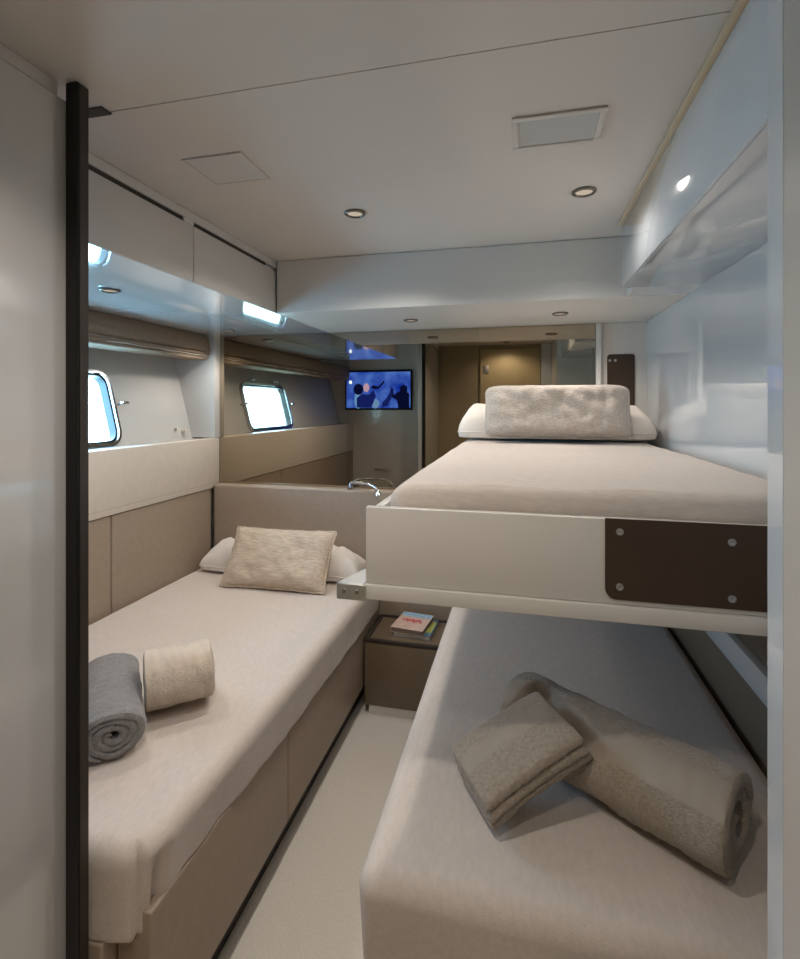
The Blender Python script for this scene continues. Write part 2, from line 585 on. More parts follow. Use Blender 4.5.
def port_knob(y, z, vertical):
    bm = new()
    c = hull_pt(y, z)
    tube(bm, [c, c + wn_in * .03, c + wn_in * .05], [.007, .007, .006])
    if vertical:
        tube(bm, [c + wn_in * .045 + Vector((0, -.022, 0)), c + wn_in * .045, c + wn_in * .045 + Vector((0, .026, 0))], [.006, .011, .007])
    else:
        tube(bm, [c + wn_in * .03 + Vector((0, -.03, 0)), c + wn_in * .03 + Vector((0, .03, 0))], [.009, .009])
    return bm
for (y, z) in ((PY1 + .03, 1.50), (PY0 - .03, 1.50)):
    obj('latch', port_knob(y, z, True), M['chrome'], t)
for y in (1.58, 1.97):
    obj('hinge', port_knob(y, PZ1 + .022, False), M['steel'], t)
bm = new(); tube(bm, [hull_pt(2.62, 1.345), hull_pt(2.62, 1.345) + wn_in * .03], [.012, .010]); 
t = thing('blind_cord_cleat', 'small white cord cleat on the hull wall by the mirror', 'cleat', tuple(hull_pt(2.62, 1.345)))
obj('cleat', bm, M['piping'], t)
bm = new(); tube(bm, [hull_pt(2.56, 1.36), hull_pt(2.56, 1.36) + wn_in * .02], [.007, .007])
obj('cord_pin', bm, M['piping'], t)

# roman blind
t = thing('roman_blind', 'taupe roman blind drawn up above the porthole', 'blind', (-1.9, 1.8, ZS))
def strip_profile(prof, y0, y1, ny, wob, seed):
    bm = new()
    rows = []
    for k in range(ny + 1):
        y = y0 + (y1 - y0) * k / ny
        row = []
        for i, (x, z) in enumerate(prof):
            w = wob * i / len(prof)
            row.append(bm.verts.new((x + w * fb((y, z, i * .1), 3.0, seed), y, z + w * fb((y, z, 5 + i * .1), 2.0, seed) * 1.4)))
        rows.append(row)
    n = len(prof)
    for a, b in zip(rows, rows[1:]):
        for i in range(n):
            j = (i + 1) % n
            bm.faces.new((a[i], a[j], b[j], b[i]))
    bm.faces.new(rows[0][::-1]); bm.faces.new(rows[-1])
    bmesh.ops.recalc_face_normals(bm, faces=bm.faces[:])
    return bm
def arc(cx, cz, r, a0, a1, n):
    return [(cx + r * math.cos(math.radians(a0 + (a1 - a0) * k / n)), cz + r * math.sin(math.radians(a0 + (a1 - a0) * k / n))) for k in range(n + 1)]
z0 = ZS - .002
prof = [(-1.955, z0), (-1.825, z0), (-1.808, z0 - .03), (-1.802, z0 - .07)] + arc(-1.812, z0 - .088, .012, 20, -120, 5) + [(-1.955, z0 - .095)]
obj('upper_fold', strip_profile(prof, 0.262, 2.69, 80, 0.008, 1), M['blind'], t)
prof = [(-1.952, z0 - .096), (-1.825, z0 - .098)] + arc(-1.815, z0 - .112, .013, 70, -110, 6) + [(-1.950, z0 - .122)]
obj('lower_fold', strip_profile(prof, 0.262, 2.685, 80, 0.010, 2), M['blind'], t)
prof = [(-1.952, z0 - .124), (-1.830, z0 - .125)] + arc(-1.822, z0 - .136, .010, 70, -120, 6) + [(-1.95, z0 - .146)]
obj('hem_fold', strip_profile(prof, 0.262, 2.68, 80, 0.010, 3), M['blind'], t)
bm = new(); tube(bm, [(-1.811 + .002 * math.sin(k * .9), 0.27 + 2.40 * k / 60, z0 - .1225 + .0015 * math.sin(k * 1.3)) for k in range(61)], .003, 8)
obj('piping', bm, M['piping'], t)

# bronze mirror, three sheets
xs = [-1.774, -0.955, -0.222, 0.366]
ml = ['bronze mirror sheet above the left headboard, beside the porthole wall',
      'bronze mirror sheet in the middle, behind the gap between the beds',
      'bronze mirror sheet behind the upper bunk pillow']
for i in range(3):
    bm = new(); box(bm, xs[i] + .0006, xs[i + 1] - .0006, 2.750, 2.764, 0.96, ZS - .002)
    tag(obj('wall_mirror', bm, M['mirror'], None, False), ml[i], 'mirror', 'bronze mirror sheets')
bm = new(); box(bm, 0.368, 0.392, 2.738, 2.764, 0.9, ZS - .002, 0.002)
struct('trim_6', bm, M['lacquer'], 'white upright trim at the right edge of the mirror', 'trim')

# headboard
t = thing('headboard', 'low taupe leather headboard under the mirror', 'headboard', (-1.2, 2.72, 0.3))
bm = new(); rbox(bm, .72, .034, .36, .016, 24, 2, 10, 3)
bmesh.ops.translate(bm, verts=bm.verts[:], vec=(-1.055, 2.714, 0.672))
obj('cushioned_panel', bm, M['leather'], t)

# ---- left bed
t = thing('bed', 'left bed with a pale linen cover over a taupe leather base', 'bed', (-1.2, 1.8, 0))
bed_left = t
bm = new(); box(bm, -1.775, -0.84, 0.96, 2.670, 0.11, 0.42)
obj('base', bm, M['toe'], t, False)
bm = new(); box(bm, -1.70, -0.80, 0.90, 2.670, 0.0, 0.109)
obj('toe_kick', bm, M['toe'], t, False)
bm = new(); box(bm, -1.70, -0.84, 0.876, 0.959, 0.115, 0.385, 0.005, 3)
obj('foot_panel', bm, M['leather'], t)
for (ya, yb) in ((0.915, 1.560), (1.566, 2.670)):
    bm = new(); box(bm, -0.838, -0.752, ya, yb, 0.115, 0.435, 0.006, 3)
    obj('side_panel', bm, M['leather'], t)
bm = new(); box(bm, -0.80, -0.757, 0.90, 2.66, 0.106, 0.1145)
obj('base_trim', bm, M['bronze'], t, False)


def left_cover():
    hx, hy, hz, r = 0.52, 0.895, 0.15, 0.045
    bm = new(); rbox(bm, hx, hy, hz, r, 34, 70, 12, 6)
    bmesh.ops.delete(bm, geom=[f for f in bm.faces if f.calc_center_median().z < -hz + .001], context='FACES')
    cx, cy, R = -1.258, 1.775, 0.075
    for v in bm.verts:
        x, y, z = v.co
        d = hz - z
        a, b = (x - (hx - R)) / R, ((-hy + R) - y) / R
        if a > 0 and b > 0:                            # the foot corner is rounded in plan
            k = max(a, b) / math.hypot(a, b)
            x, y = hx - R + a * k * R, -hy + R - b * k * R
        X, Y = cx + x, cy + y
        depth = 0.152 + 0.038 * max(0, min(1, (Y - 1.0) / 1.2)) + 0.060 * max(0, min(1, (1.02 - Y) / .12))
        X -= .014 * max(0, min(1, (1.35 - Y) / .45)) * (x + hx) / (2 * hx)
        if d > r:
            d = r + (d - r) / (2 * hz - r) * (depth - r)
        zz = 0.584 - d - 0.006 * max(0, (x + hx) / (2 * hx))
        side = max(0.0, min(1.0, (d - r * .5) / .12))
        if x > hx - .02:                               # hanging side: faint gathers that grow to the hem
            X += side * (0.0020 * math.sin(Y * 46 + 1.5 * math.sin(Y * 13)) + 0.007 * fb((Y, zz, 0), 5, 3)) - .006 * side
        if y < -hy + .02:
            Y += side * (.005 * math.sin(x * 30))
        g = math.exp(-((Y - 0.948) / .011) ** 2)       # tucked pleat beside the foot corner
        if x > hx - .05 and d > .03:
            X -= g * .022 * min(1, (d - .03) / .04)
        zz += 0.0035 * fb((X, Y, 0), 5, 1) + 0.0016 * fb((X, Y, 0), 14, 2)
        v.co = (X, Y, zz)
    return bm
t = bed_left
obj('bed_cover', left_cover(), M['linen'], t)
bm = new(); rbox(bm, .47, .81, .055, .03, 6, 10, 2, 4)
bmesh.ops.translate(bm, verts=bm.verts[:], vec=(-1.28, 1.815, 0.495))
obj('mattress', bm, M['white_linen'], t)


def pillow(w, h, th, nx, ny, pw=2.2, pinch=0.05, seed=0, wr=0.006, flat=None, cr=1.0):
    """Two bulged skins over a w x h outline in local XY, seams in the plane z=0."""
    bm = new()
    grid = {}
    for s in (1, -1):
        for i in range(nx + 1):
            for j in range(ny + 1):
                u, v = -1 + 2 * i / nx, -1 + 2 * j / ny
                u = math.copysign(1 - (1 - abs(u)) ** 1.5, u) if abs(u) > 0 else 0
                v = math.copysign(1 - (1 - abs(v)) ** 1.5, v) if abs(v) > 0 else 0
                edge = abs(u) > .9999 or abs(v) > .9999
                if edge and s == -1:
                    grid[(s, i, j)] = grid[(1, i, j)]
                    continue
                pu, pv = pw if isinstance(pw, tuple) else (pw, pw)
                b = ((1 - abs(u) ** pu) * (1 - abs(v) ** pv))
                b = max(0, b) ** 0.5
                x = u * w / 2 * (1 - pinch * (1 - v * v) * abs(u) ** 3)
                y = v * h / 2 * (1 - pinch * (1 - u * u) * abs(v) ** 3)
                x, y = x * (1 - .05 * cr * abs(v) ** 12), y * (1 - .09 * cr * abs(u) ** 14)
                z = s * th / 2 * b
                z += wr * b * fb((x, y, s), 9, seed) + wr * .6 * b * fb((x, y, s), 22, seed + 3)
                if flat is not None and z < -flat:
                    z = -flat + (z + flat) * .12
                grid[(s, i, j)] = bm.verts.new((x, y, z))
        for i in range(nx):
            for j in range(ny):
                q = [grid[(s, i, j)], grid[(s, i + 1, j)], grid[(s, i + 1, j + 1)], grid[(s, i, j + 1)]]
                q = q if s == 1 else q[::-1]
                if len(set(q)) >= 3:
                    try:
                        bm.faces.new(list(dict.fromkeys(q)))
                    except ValueError:
                        pass
    return bm


def seam(w, h, pinch, r=.004, wob=0.0, cr=1.0):
    """piping that runs round a pillow's outline, local coordinates"""
    bm = new()
    pts = []
    n = 30
    def put(u, v):
        x = u * w / 2 * (1 - pinch * (1 - v * v) * abs(u) ** 3)
        y = v * h / 2 * (1 - pinch * (1 - u * u) * abs(v) ** 3)
        x, y = x * (1 - .05 * cr * abs(v) ** 12), y * (1 - .09 * cr * abs(u) ** 14)
        pts.append(Vector((x, y, wob * fb((x, y, 0), 30, 2))))
    for k in range(n): put(-1 + 2 * k / n, -1)
    for k in range(n): put(1, -1 + 2 * k / n)
    for k in range(n): put(1 - 2 * k / n, 1)
    for k in range(n + 1): put(-1, 1 - 2 * k / n)
    return tube(bm, pts, r, 8)


def place(bm, m4):
    bmesh.ops.transform(bm, matrix=m4, verts=bm.verts[:])
    return bm


# pillow, left bed
mt = Matrix.Translation((-1.26, 2.562, 0.622))
t = thing('pillow', 'white pillow lying at the head of the left bed', 'pillow', (-1.26, 2.565, 0.59))
bm = pillow(0.94, 0.225, 0.25, 44, 30, (5.0, 2.6), 0.05, 5, 0.034, .022)
obj('pillowcase', place(bm, mt), M['white_linen'], t)
obj('seam', place(seam(0.94, 0.225, 0.05, .003, .004), mt), M['white_linen'], t)
# woven cushion leaning on it
mt = Matrix.Translation((-1.205, 2.395, 0.714)) @ Matrix.Rotation(math.radians(2), 4, 'Z') @ Matrix.Rotation(math.radians(53), 4, 'X')
t = thing('cushion', 'beige woven cushion leaning on the left bed pillow', 'cushion', (-1.205, 2.38, 0.59))
bm = pillow(0.55, 0.31, 0.115, 70, 48, 4.0, 0.045, 9, 0.014, None, 0.15)
obj('cushion_cover', place(bm, mt), M['woven'], t)
obj('ruffled_seam', place(seam(0.555, 0.315, 0.045, .006, .012, 0.15), mt), M['woven'], t)


def roll(length, r, turns, th, band=None, seed=0, squash=0.9, nl=60, ns=46, loose=0.0, hole=.012, end=-130):
    """Rolled towel along local X: a spiral sheet, resting on z=0. Material 1 marks the smooth woven band."""
    bm = new()
    N = int(ns * turns)
    rows = []
    rmin = hole
    ph = math.radians(end) - 2 * PI * turns
    for i in range(N + 1):
        f = i / N
        a = 2 * PI * turns * f
        rad = rmin + (r - th / 2 - rmin) * f ** .95
        last = max(0, (f - 0.96) / .04)
        row = []
        for k in range(nl + 1):
            g = k / nl
            x = (g - .5) * length
            endr = 1 - .05 * (max(0, abs(g - .5) * 2 - .92) / .08) ** 2
            for s in (1, -1):
                t2 = th / 2 * (1 - .75 * (max(0, abs(g - .5) * 2 - .97) / .03) ** 2) * (1 - .5 * last)
                rr = (rad + s * t2) * endr
                q_ = (x, math.cos(a) * rad, math.sin(a) * rad)
                rr += (.3 + .7 * f) * (.0065 * fb(q_, 15, seed) + .0028 * fb(q_, 45, seed + 1)) + .0022 * fb(q_, 120, seed + 2)
                xx = x + .010 * fb((f * 9, 0, seed), 1.0, seed + 5) + (f - 1) * loose * math.copysign(1, x) * abs(g - .5) * 2
                y, z = rr * math.cos(a + ph), rr * math.sin(a + ph)
                zz = z * squash
                if zz < -r * squash * .93:
                    zz = -r * squash * .93 + (zz + r * squash * .93) * .2
                row.append(bm.verts.new((xx, y, zz + r * squash * .945)))
        rows.append(row)
    for i in range(N):
        a, b = rows[i], rows[i + 1]
        mi = 1 if band and band[0] <= (N - i) / ns <= band[1] else 0
        for k in range(nl):
            for s in (0, 1):
                q = (a[2 * k + s], a[2 * k + 2 + s], b[2 * k + 2 + s], b[2 * k + s])
                f = bm.faces.new(q if s else q[::-1])
                f.material_index = mi
        for k in (0, nl):
            bm.faces.new((a[2 * k], a[2 * k + 1], b[2 * k + 1], b[2 * k]))
    for row in (rows[0], rows[-1]):
        for k in range(nl):
            bm.faces.new((row[2 * k], row[2 * k + 2], row[2 * k + 3], row[2 * k + 1]))
    bmesh.ops.recalc_face_normals(bm, faces=bm.faces[:])
    return bm


# grey towel, left bed: axis comes towards the camera
def lay(bm, c, ang, z, roll_=0):
    return place(bm, Matrix.Translation((c[0], c[1], z)) @ Matrix.Rotation(math.radians(ang), 4, 'Z') @ Matrix.Rotation(0, 4, 'X'))
bm = roll(0.38, 0.090, 3.4, 0.021, (0.10, 0.22), 2, 0.74, 70, 56, 0, .012, -110)
o = obj('rolled_towel', lay(bm, (-1.150, 1.239), -47, 0.582), [M['terry_grey'], M['band_grey']], None, True, (-1.150, 1.239, 0.582))
tag(o, 'dark grey rolled towel on the left bed beside the black post', 'towel', 'rolled towels on the left bed')
bm = roll(0.19, 0.101, 3.0, 0.025, (0.18, 0.32), 4, 0.95, 44, 60, 0, .014, -160)
o = obj('rolled_towel', lay(bm, (-1.021, 1.365), 40, 0.579), [M['terry_beige'], M['band_beige']], None, True, (-1.021, 1.365, 0.579))
tag(o, 'beige rolled towel on the left bed behind the grey one', 'towel', 'rolled towels on the left bed')

# ================================================================== NIGHTSTAND
t = thing('nightstand', 'brown leather nightstand between the two lower beds', 'nightstand', (-0.54, 2.5, 0))
bm = new(); box(bm, -0.742, -0.335, 2.376, 2.678, 0.042, 0.347, 0.005, 3)
obj('body', bm, M['stand'], t)
bm = new()
box(bm, -0.742, -0.335, 2.372, 2.392, 0.348, 0.364, .004); box(bm, -0.742, -0.335, 2.660, 2.678, 0.348, 0.364, .004)
box(bm, -0.742, -0.722, 2.3925, 2.6595, 0.348, 0.364, .004); box(bm, -0.355, -0.335, 2.3925, 2.6595, 0.348, 0.364, .004)
obj('rim', bm, M['toe'], t)
bm = new(); box(bm, -0.7215, -0.3555, 2.393, 2.659, 0.348, 0.356)
obj('inset_top', bm, M['stand'], t, False)
bm = new(); box(bm, -0.72, -0.345, 2.380, 2.670, 0.0, 0.041)
obj('plinth', bm, M['lacquer'], t, False)

# books
def book(c, w, d, h, z, ang, cover, spine, label):
    loc = (c[0], c[1], z)
    t = thing('book', label, 'book', loc, 'paperbacks on the nightstand')
    R = Matrix.Translation(loc) @ Matrix.Rotation(math.radians(ang), 4, 'Z')
    bm = new(); box(bm, -w / 2, w / 2, -d / 2, d / 2, h - .0012, h); box(bm, -w / 2, w / 2, -d / 2, d / 2, 0, .0012); box(bm, -w / 2, -w / 2 + .0012, -d / 2, d / 2, .0013, h - .0013)
    obj('cover', place(bm, R), cover, t, False)
    bm = new(); box(bm, -w / 2 + .0014, w / 2 - .003, -d / 2 + .002, d / 2 - .002, .0014, h - .0014)
    obj('pages', place(bm, R), spine, t, False)
    return t, R
c_blue = mat('blue_book_cover', (86, 116, 140), rough=.35, mottle=.5, mottle_scale=28)
c_pink = mat('salmon_book_cover', (206, 178, 164), rough=.35, mottle=.12, mottle_scale=30)
c_red = mat('red_title_ink', (204, 84, 90), rough=.4)
c_sky = mat('sky_blue_print', (150, 184, 206), rough=.4, mottle=.35, mottle_scale=40)
c_yel = mat('yellow_green_print', (176, 184, 96), rough=.4)
c_page = mat('paper_edges', (120, 104, 92), rough=.9)
c_page2 = mat('paper_edges_pale', (190, 180, 165), rough=.9)
t, R = book((-0.515, 2.545), 0.185, 0.20, 0.020, 0.3565, -4, c_blue, c_page2, 'blue green paperback lying underneath the salmon one on the nightstand')
bm = new(); box(bm, .045, .088, -.06, .07, .0201, .0206)
obj('cover_print', place(bm, R), c_yel, t, False)
t, R = book((-0.535, 2.540), 0.165, 0.20, 0.024, 0.377, -7, c_pink, c_page, 'salmon pink paperback with red title on top in the nightstand pile')
bm = new(); box(bm, -.080, .080, .050, .097, .0241, .0246)
obj('cover_print', place(bm, R), c_sky, t, False)
bm = new()
random.seed(3)
for k in range(9):                                     # soft strokes of the illegible red title
    cx_, cy_ = -.048 + k * .0115 + random.uniform(-.002, .002), .004 + .010 * math.sin(k * 2.1)
    rx_, ry_ = random.uniform(.006, .009), random.uniform(.008, .015)
    prism(bm, [(cx_ + rx_ * math.cos(2 * PI * i / 12), cy_ + ry_ * math.sin(2 * PI * i / 12)) for i in range(12)], (0, 0, .0241 + k * .00003), (1, 0, 0), (0, 1, 0), (0, 0, .0004))
obj('title_lettering', place(bm, R), c_red, t, False)

# chrome reading lamp on the headboard
t = thing('reading_lamp', 'chrome gooseneck reading lamp on top of the headboard', 'lamp', (-0.93, 2.71, 1.032))
bm = new(); lathe(bm, [(0.0, 1.033), (.022, 1.033), (.022, 1.043), (.012, 1.050), (0.0, 1.050)], 24, (-0.925, 2.705, 0))
obj('base', bm, M['chrome'], t)
bm = new()
pts = [(-0.925, 2.705, 1.050), (-0.92, 2.70, 1.064), (-0.895, 2.69, 1.070), (-0.85, 2.67, 1.071), (-0.80, 2.645, 1.069), (-0.76, 2.625, 1.060), (-0.742, 2.61, 1.042)]
def smooth_path(p, n=8):
    p = [Vector(q) for q in p]
    out = []
    for i in range(len(p) - 1):
        a, b, c, d = p[max(0, i - 1)], p[i], p[i + 1], p[min(len(p) - 1, i + 2)]
        for k in range(n):
            s = k / n
            out.append(.5 * ((2 * b) + (c - a) * s + (2 * a - 5 * b + 4 * c - d) * s * s + (3 * b - a - 3 * c + d) * s ** 3))
    out.append(p[-1])
    return out
sp = smooth_path(pts)
tube(bm, sp, [.0075 + .0012 * (i % 2) for i in range(len(sp))], 12)
obj('gooseneck', bm, M['chrome'], t)
bm = new(); tube(bm, [(-0.742, 2.61, 1.043), (-0.738, 2.607, 1.034), (-0.735, 2.604, 1.018)], [.010, .015, .017], 16)
obj('lamp_head', bm, M['chrome'], t)

# ================================================================== RIGHT LOWER BED
t = thing('bed', 'right lower bed with linen cover, shaded by the bunk above it', 'bed', (0.14, 1.8, 0))
bed_right = t
bm = new(); box(bm, -0.25, 0.575, 0.95, 2.670, 0.10, 0.40)
obj('base', bm, M['leather'], t, False)
bm = new(); box(bm, -0.20, 0.55, 1.0, 2.65, 0.0, 0.099)
obj('toe_kick', bm, M['toe'], t, False)


def right_cover():
    hx, hy, hz, r = 0.440, 0.890, 0.26, 0.045
    bm = new(); rbox(bm, hx, hy, hz, r, 30, 64, 12, 6)
    bmesh.ops.delete(bm, geom=[f for f in bm.faces if f.calc_center_median().z < -hz + .001], context='FACES')
    cx, cy = 0.138, 1.785
    for v in bm.verts:
        x, y, z = v.co
        Y = cy + y
        d = hz - z
        zz = 0.632 - d
        xx = cx + x
        side = max(0.0, min(1.0, (d - .03) / .3))
        if y < -hy + .02:
            Y += side * (.012 * math.sin(x * 17 + 1) + .008 * fb((x, zz, 0), 7, 2)) + side * .004
        if x < -hx + .02:
            xx += side * (.008 * math.sin(y * 20) + .010)
        e = max(0, (abs(x) - (hx - .12)) / .12)
        zz -= .006 * e * e
        zz += 0.0030 * fb((xx, Y, 0), 5, 11) + 0.0015 * fb((xx, Y, 0), 15, 12)
        v.co = (xx, Y, zz)
    return bm
t = bed_right
obj('bed_cover', right_cover(), M['linen'], t)
bm = new(); rbox(bm, .41, .85, .09, .03, 6, 10, 2, 4)
bmesh.ops.translate(bm, verts=bm.verts[:], vec=(0.14, 1.80, 0.495))
obj('mattress', bm, M['white_linen'], t)

# wall lining beside the lower bed
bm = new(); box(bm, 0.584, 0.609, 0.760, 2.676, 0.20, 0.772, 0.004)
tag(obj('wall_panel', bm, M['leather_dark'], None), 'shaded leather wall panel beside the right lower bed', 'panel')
bm = new(); box(bm, 0.572, 0.609, 0.760, 2.745, 0.774, 0.846, 0.003)
tag(obj('bunk_support_rail', bm, M['lacquer'], None), 'white support rail on the wall below the upper bunk', 'rail')
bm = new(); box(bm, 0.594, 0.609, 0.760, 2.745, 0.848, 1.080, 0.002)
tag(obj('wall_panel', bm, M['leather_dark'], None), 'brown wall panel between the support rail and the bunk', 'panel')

# towels on the right bed
bm = roll(0.50, 0.104, 2.3, 0.029, (0.22, 0.35), 7, 0.92, 100, 64, 0.0, .030, -130)
ang = -36.0
cR = (0.196, 1.222)
lay(bm, cR, ang, 0.628)
# the big roll gives way where the small folded towel presses on it
ax = Vector((0.835, 0.50, 0.40)).normalized()            # the long direction climbs onto the roll
ay0 = Vector((-0.54, 0.84, 0.05))
az = ax.cross(ay0).normalized(); ay = az.cross(ax)
Rm = Matrix((ax, ay, az)).transposed().to_4x4()
cen = Vector((0.000, 1.156, 0.716))
inv = (Matrix.Translation(cen) @ Rm).inverted()
for v in bm.verts:
    q = inv @ v.co
    k = max(0, min(1, (.172 - abs(q.x)) / .042)) * max(0, min(1, (.128 - abs(q.y)) / .034))
    k = k * k * (3 - 2 * k)
    if q.z > -.016 and k > 0:
        v.co -= az * (q.z + .016) * k
o = obj('rolled_towel', bm, [M['terry_taupe'], M['band_taupe']], None, True, (cR[0], cR[1], 0.628))
tag(o, 'big taupe rolled towel lying across the right lower bed', 'towel')


def folded(w, d, h, seed):
    """Towel folded into a slab of three layers: rounded fold along +Y, layer edges along -Y."""
    bm = new()
    layers = 3
    n1, n2 = 44, 34
    for L in range(layers):
        s = bmesh.new()
        rbox(s, w / 2 - .002 * L, d / 2 - .003 * abs(L - 1), h / layers / 2 * 1.02, h / layers / 2 * .95, n1, n2, 1, 4)
        for v in s.verts:
            v.co.z += (L + .5) * h / layers
            p = v.co.copy()
            v.co += v.normal * (.0028 * fb(p, 18, seed) + .0022 * fb(p, 100, seed + 1))
            v.co.z -= .010 * (abs(p.x) / (w / 2)) ** 4 + .006 * (abs(p.y) / (d / 2)) ** 4
        me = bpy.data.meshes.new('tmp'); s.to_mesh(me); s.free(); bm.from_mesh(me); bpy.data.meshes.remove(me)
    for f in bm.faces:
        c = f.calc_center_median()
        if -d * .02 < c.y < d * .20 and c.z > h * .5:
            f.material_index = 1
    return bm
bm = folded(0.255, 0.180, 0.062, 3)
o = obj('folded_towel', place(bm, Matrix.Translation(cen) @ Rm), [M['terry_taupe'], M['band_taupe']], None, True, tuple(cen))
tag(o, 'small folded taupe towel leaning on the big roll on the right bed', 'towel')

# ================================================================== UPPER BUNK
t = thing('upper_bunk', 'white upper bunk with linen covered mattress and brown plate, fixed to the right wall', 'bunk', (0.14, 1.9, 1.085))
bm = new(); box(bm, -0.325, 0.606, 1.050, 1.072, 1.117, 1.281, 0.0025)
obj('front_board', bm, M['lacquer'], t)
bm = new(); box(bm, -0.325, -0.305, 1.073, 2.735, 1.117, 1.270, 0.002)
obj('side_board', bm, M['lacquer'], t)
bm = new(); box(bm, -0.327, 0.606, 1.042, 2.735, 1.085, 1.1165, 0.003)
obj('tray', bm, M['lacquer'], t)
pl = obj('mounting_plate', prism(new(), rrect(0.157, 0.602, 1.128, 1.2825, (0.02, 0, 0, 0)), (0, 1.0495, 0), (1, 0, 0), (0, 0, 1), (0, -.004, 0)), M['plate'], t)
for (x, z) in ((0.183, 1.258), (0.373, 1.250), (0.183, 1.153), (0.373, 1.147)):
    bm = new(); lathe(bm, [(0.0015, 0), (.003, -.0006), (.0035, -.002), (.0062, -.002), (.0070, -.0008), (.0070, 0)], 20, (x, 1.0454, z), 'Y')
    s = obj('screw', bm, M['steel'], pl)
bm = box(new(), -0.386, -0.322, 1.0365, 1.0415, 1.083, 1.1165, 0.001)
bk = obj('hinge_bracket', bm, M['steel'], t)
bm = prism(new(), [(-0.386, 1.042), (-0.328, 1.042), (-0.328, 1.215), (-0.334, 1.215)], (0, 0, 1.1125), (1, 0, 0), (0, 1, 0), (0, 0, .004))
obj('gusset', bm, M['steel'], bk)
for x in (-0.369, -0.340):
    bm = new(); lathe(bm, [(0.0, -.002), (.0045, -.002), (.0055, 0)], 16, (x, 1.0364, 1.1015), 'Y')
    obj('screw', bm, M['chrome'], bk)

bunk = t
# bunk mattress with its linen cover
def bunk_cover():
    hx, hy, hz, r = 0.436, 0.825, 0.108, 0.04
    bm = new(); rbox(bm, hx, hy, hz, r, 34, 50, 4, 6)
    cx, cy = 0.149, 1.905
    for v in bm.verts:
        x, y, z = v.co
        Y, zz, xx = cy + y, 1.222 + z, cx + x
        if z > 0:
            f = max(0, 1 - (y + hy) / .22)
            zz -= f * f * .004
            e = max(0, (abs(x) - (hx - .14)) / .14)
            zz -= .005 * e * e
            zz += .003 * fb((xx, Y, 0), 6, 21) + .0015 * fb((xx, Y, 0), 16, 22)
        if y < -hy + .03:
            Y += .004 * math.sin(x * 23) + .004 * fb((x, z, 0), 9, 6)
        v.co = (xx, Y, zz)
    return bm
obj('mattress', bunk_cover(), M['linen_berth'], bunk)
mt = Matrix.Translation((0.145, 2.592, 1.371))
t = thing('pillow', 'pale pillow on the upper bunk behind the grey cushion', 'pillow', (0.145, 2.58, 1.33))
bm = pillow(0.90, 0.30, 0.27, 44, 26, (8.0, 2.6), 0.04, 15, 0.024, .024)
obj('pillowcase', place(bm, mt), M['white_linen'], t)
obj('seam', place(seam(0.90, 0.30, 0.04, .003, .004), mt), M['white_linen'], t)
mt = Matrix.Translation((0.150, 2.385, 1.470)) @ Matrix.Rotation(math.radians(70), 4, 'X')
t = thing('cushion', 'grey plush cushion standing on the upper bunk', 'cushion', (0.15, 2.42, 1.33))
bm = pillow(0.62, 0.245, 0.13, 80, 40, 5.0, 0.02, 31, 0.018)
obj('cushion_cover', place(bm, mt), M['chenille'], t)
obj('piping', place(seam(0.62, 0.247, 0.02, .006, .006), mt), M['chenille'], t)

# mounting plate on the wall at the bunk head
t = thing('mounting_plate', 'upright brown plate on the wall behind the bunk pillow', 'plate', (0.49, 2.76, 1.33))
bm = prism(new(), rrect(0.424, 0.553, 1.345, 1.756, 0.015), (0, 2.764, 0), (1, 0, 0), (0, 0, 1), (0, -.004, 0))
obj('plate', bm, M['plate'], t)
for x in (0.436, 0.462):
    bm = new(); lathe(bm, [(0.0, -.002), (.006, -.002), (.007, 0)], 16, (x, 2.7598, 1.725), 'Y')
    obj('screw', bm, M['steel'], t)

# ================================================================== RIGHT OVERHEAD CABINET
t = thing('overhead_cabinet', 'glossy white overhead cabinet above the upper bunk', 'cabinet', (0.48, 1.5, ZS))
bm = new(); box(bm, 0.356, 0.608, 0.758, 1.950, ZS, ZC - .001, 0.002); box(bm, 0.392, 0.608, 1.9495, 2.109, ZS, ZC - .001)
obj('body', bm, M['soffit'], t)
bm = new(); box(bm, 0.348, 0.3555, 0.758, 1.951, ZS + .002, ZC - .014, 0.0015)
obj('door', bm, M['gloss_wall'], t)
bm = new(); box(bm, 0.336, 0.3555, 0.758, 1.951, ZC - .013, ZC - .001, 0.002)
obj('top_trim', bm, M['beige_trim'], t)

# ================================================================== TELEVISION (seen in the mirror)
t = thing('television', 'black television showing a blue concert, on the wall reflected in the mirror', 'television', (-1.49, 0.205, 1.44))
TX0, TX1, TZ0, TZ1 = -1.863, -1.117, 1.446, 1.876
bm = new(); box(bm, TX0, TX1, 0.2005, 0.235, TZ0, TZ1, 0.004)
obj('casing', bm, M['plastic_black'], t)
def screen_mat():
    m = bpy.data.materials.new('tv_screen')
    m.use_nodes = True
    N, L = m.node_tree.nodes, m.node_tree.links
    N.clear()
    o = N.new('ShaderNodeOutputMaterial'); e = N.new('ShaderNodeEmission')
    tc = N.new('ShaderNodeTexCoord'); nz = N.new('ShaderNodeTexNoise'); rp = N.new('ShaderNodeValToRGB')
    nz.inputs['Scale'].default_value = 6; nz.inputs['Detail'].default_value = 3
    L.new(tc.outputs['Object'], nz.inputs['Vector']); L.new(nz.outputs['Fac'], rp.inputs[0])
    rp.color_ramp.elements[0].position = .3; rp.color_ramp.elements[0].color = (0.004, 0.03, 0.50, 1)
    rp.color_ramp.elements[1].position = .7; rp.color_ramp.elements[1].color = (0.10, 0.26, 1.0, 1)
    L.new(rp.outputs[0], e.inputs[0]); e.inputs[1].default_value = 0.8
    L.new(e.outputs[0], o.inputs[0])
    return m
bm = new(); box(bm, TX0 + .018, TX1 - .018, 0.2352, 0.2362, TZ0 + .022, TZ1 - .022)
scr = obj('screen', bm, screen_mat(), t, False)
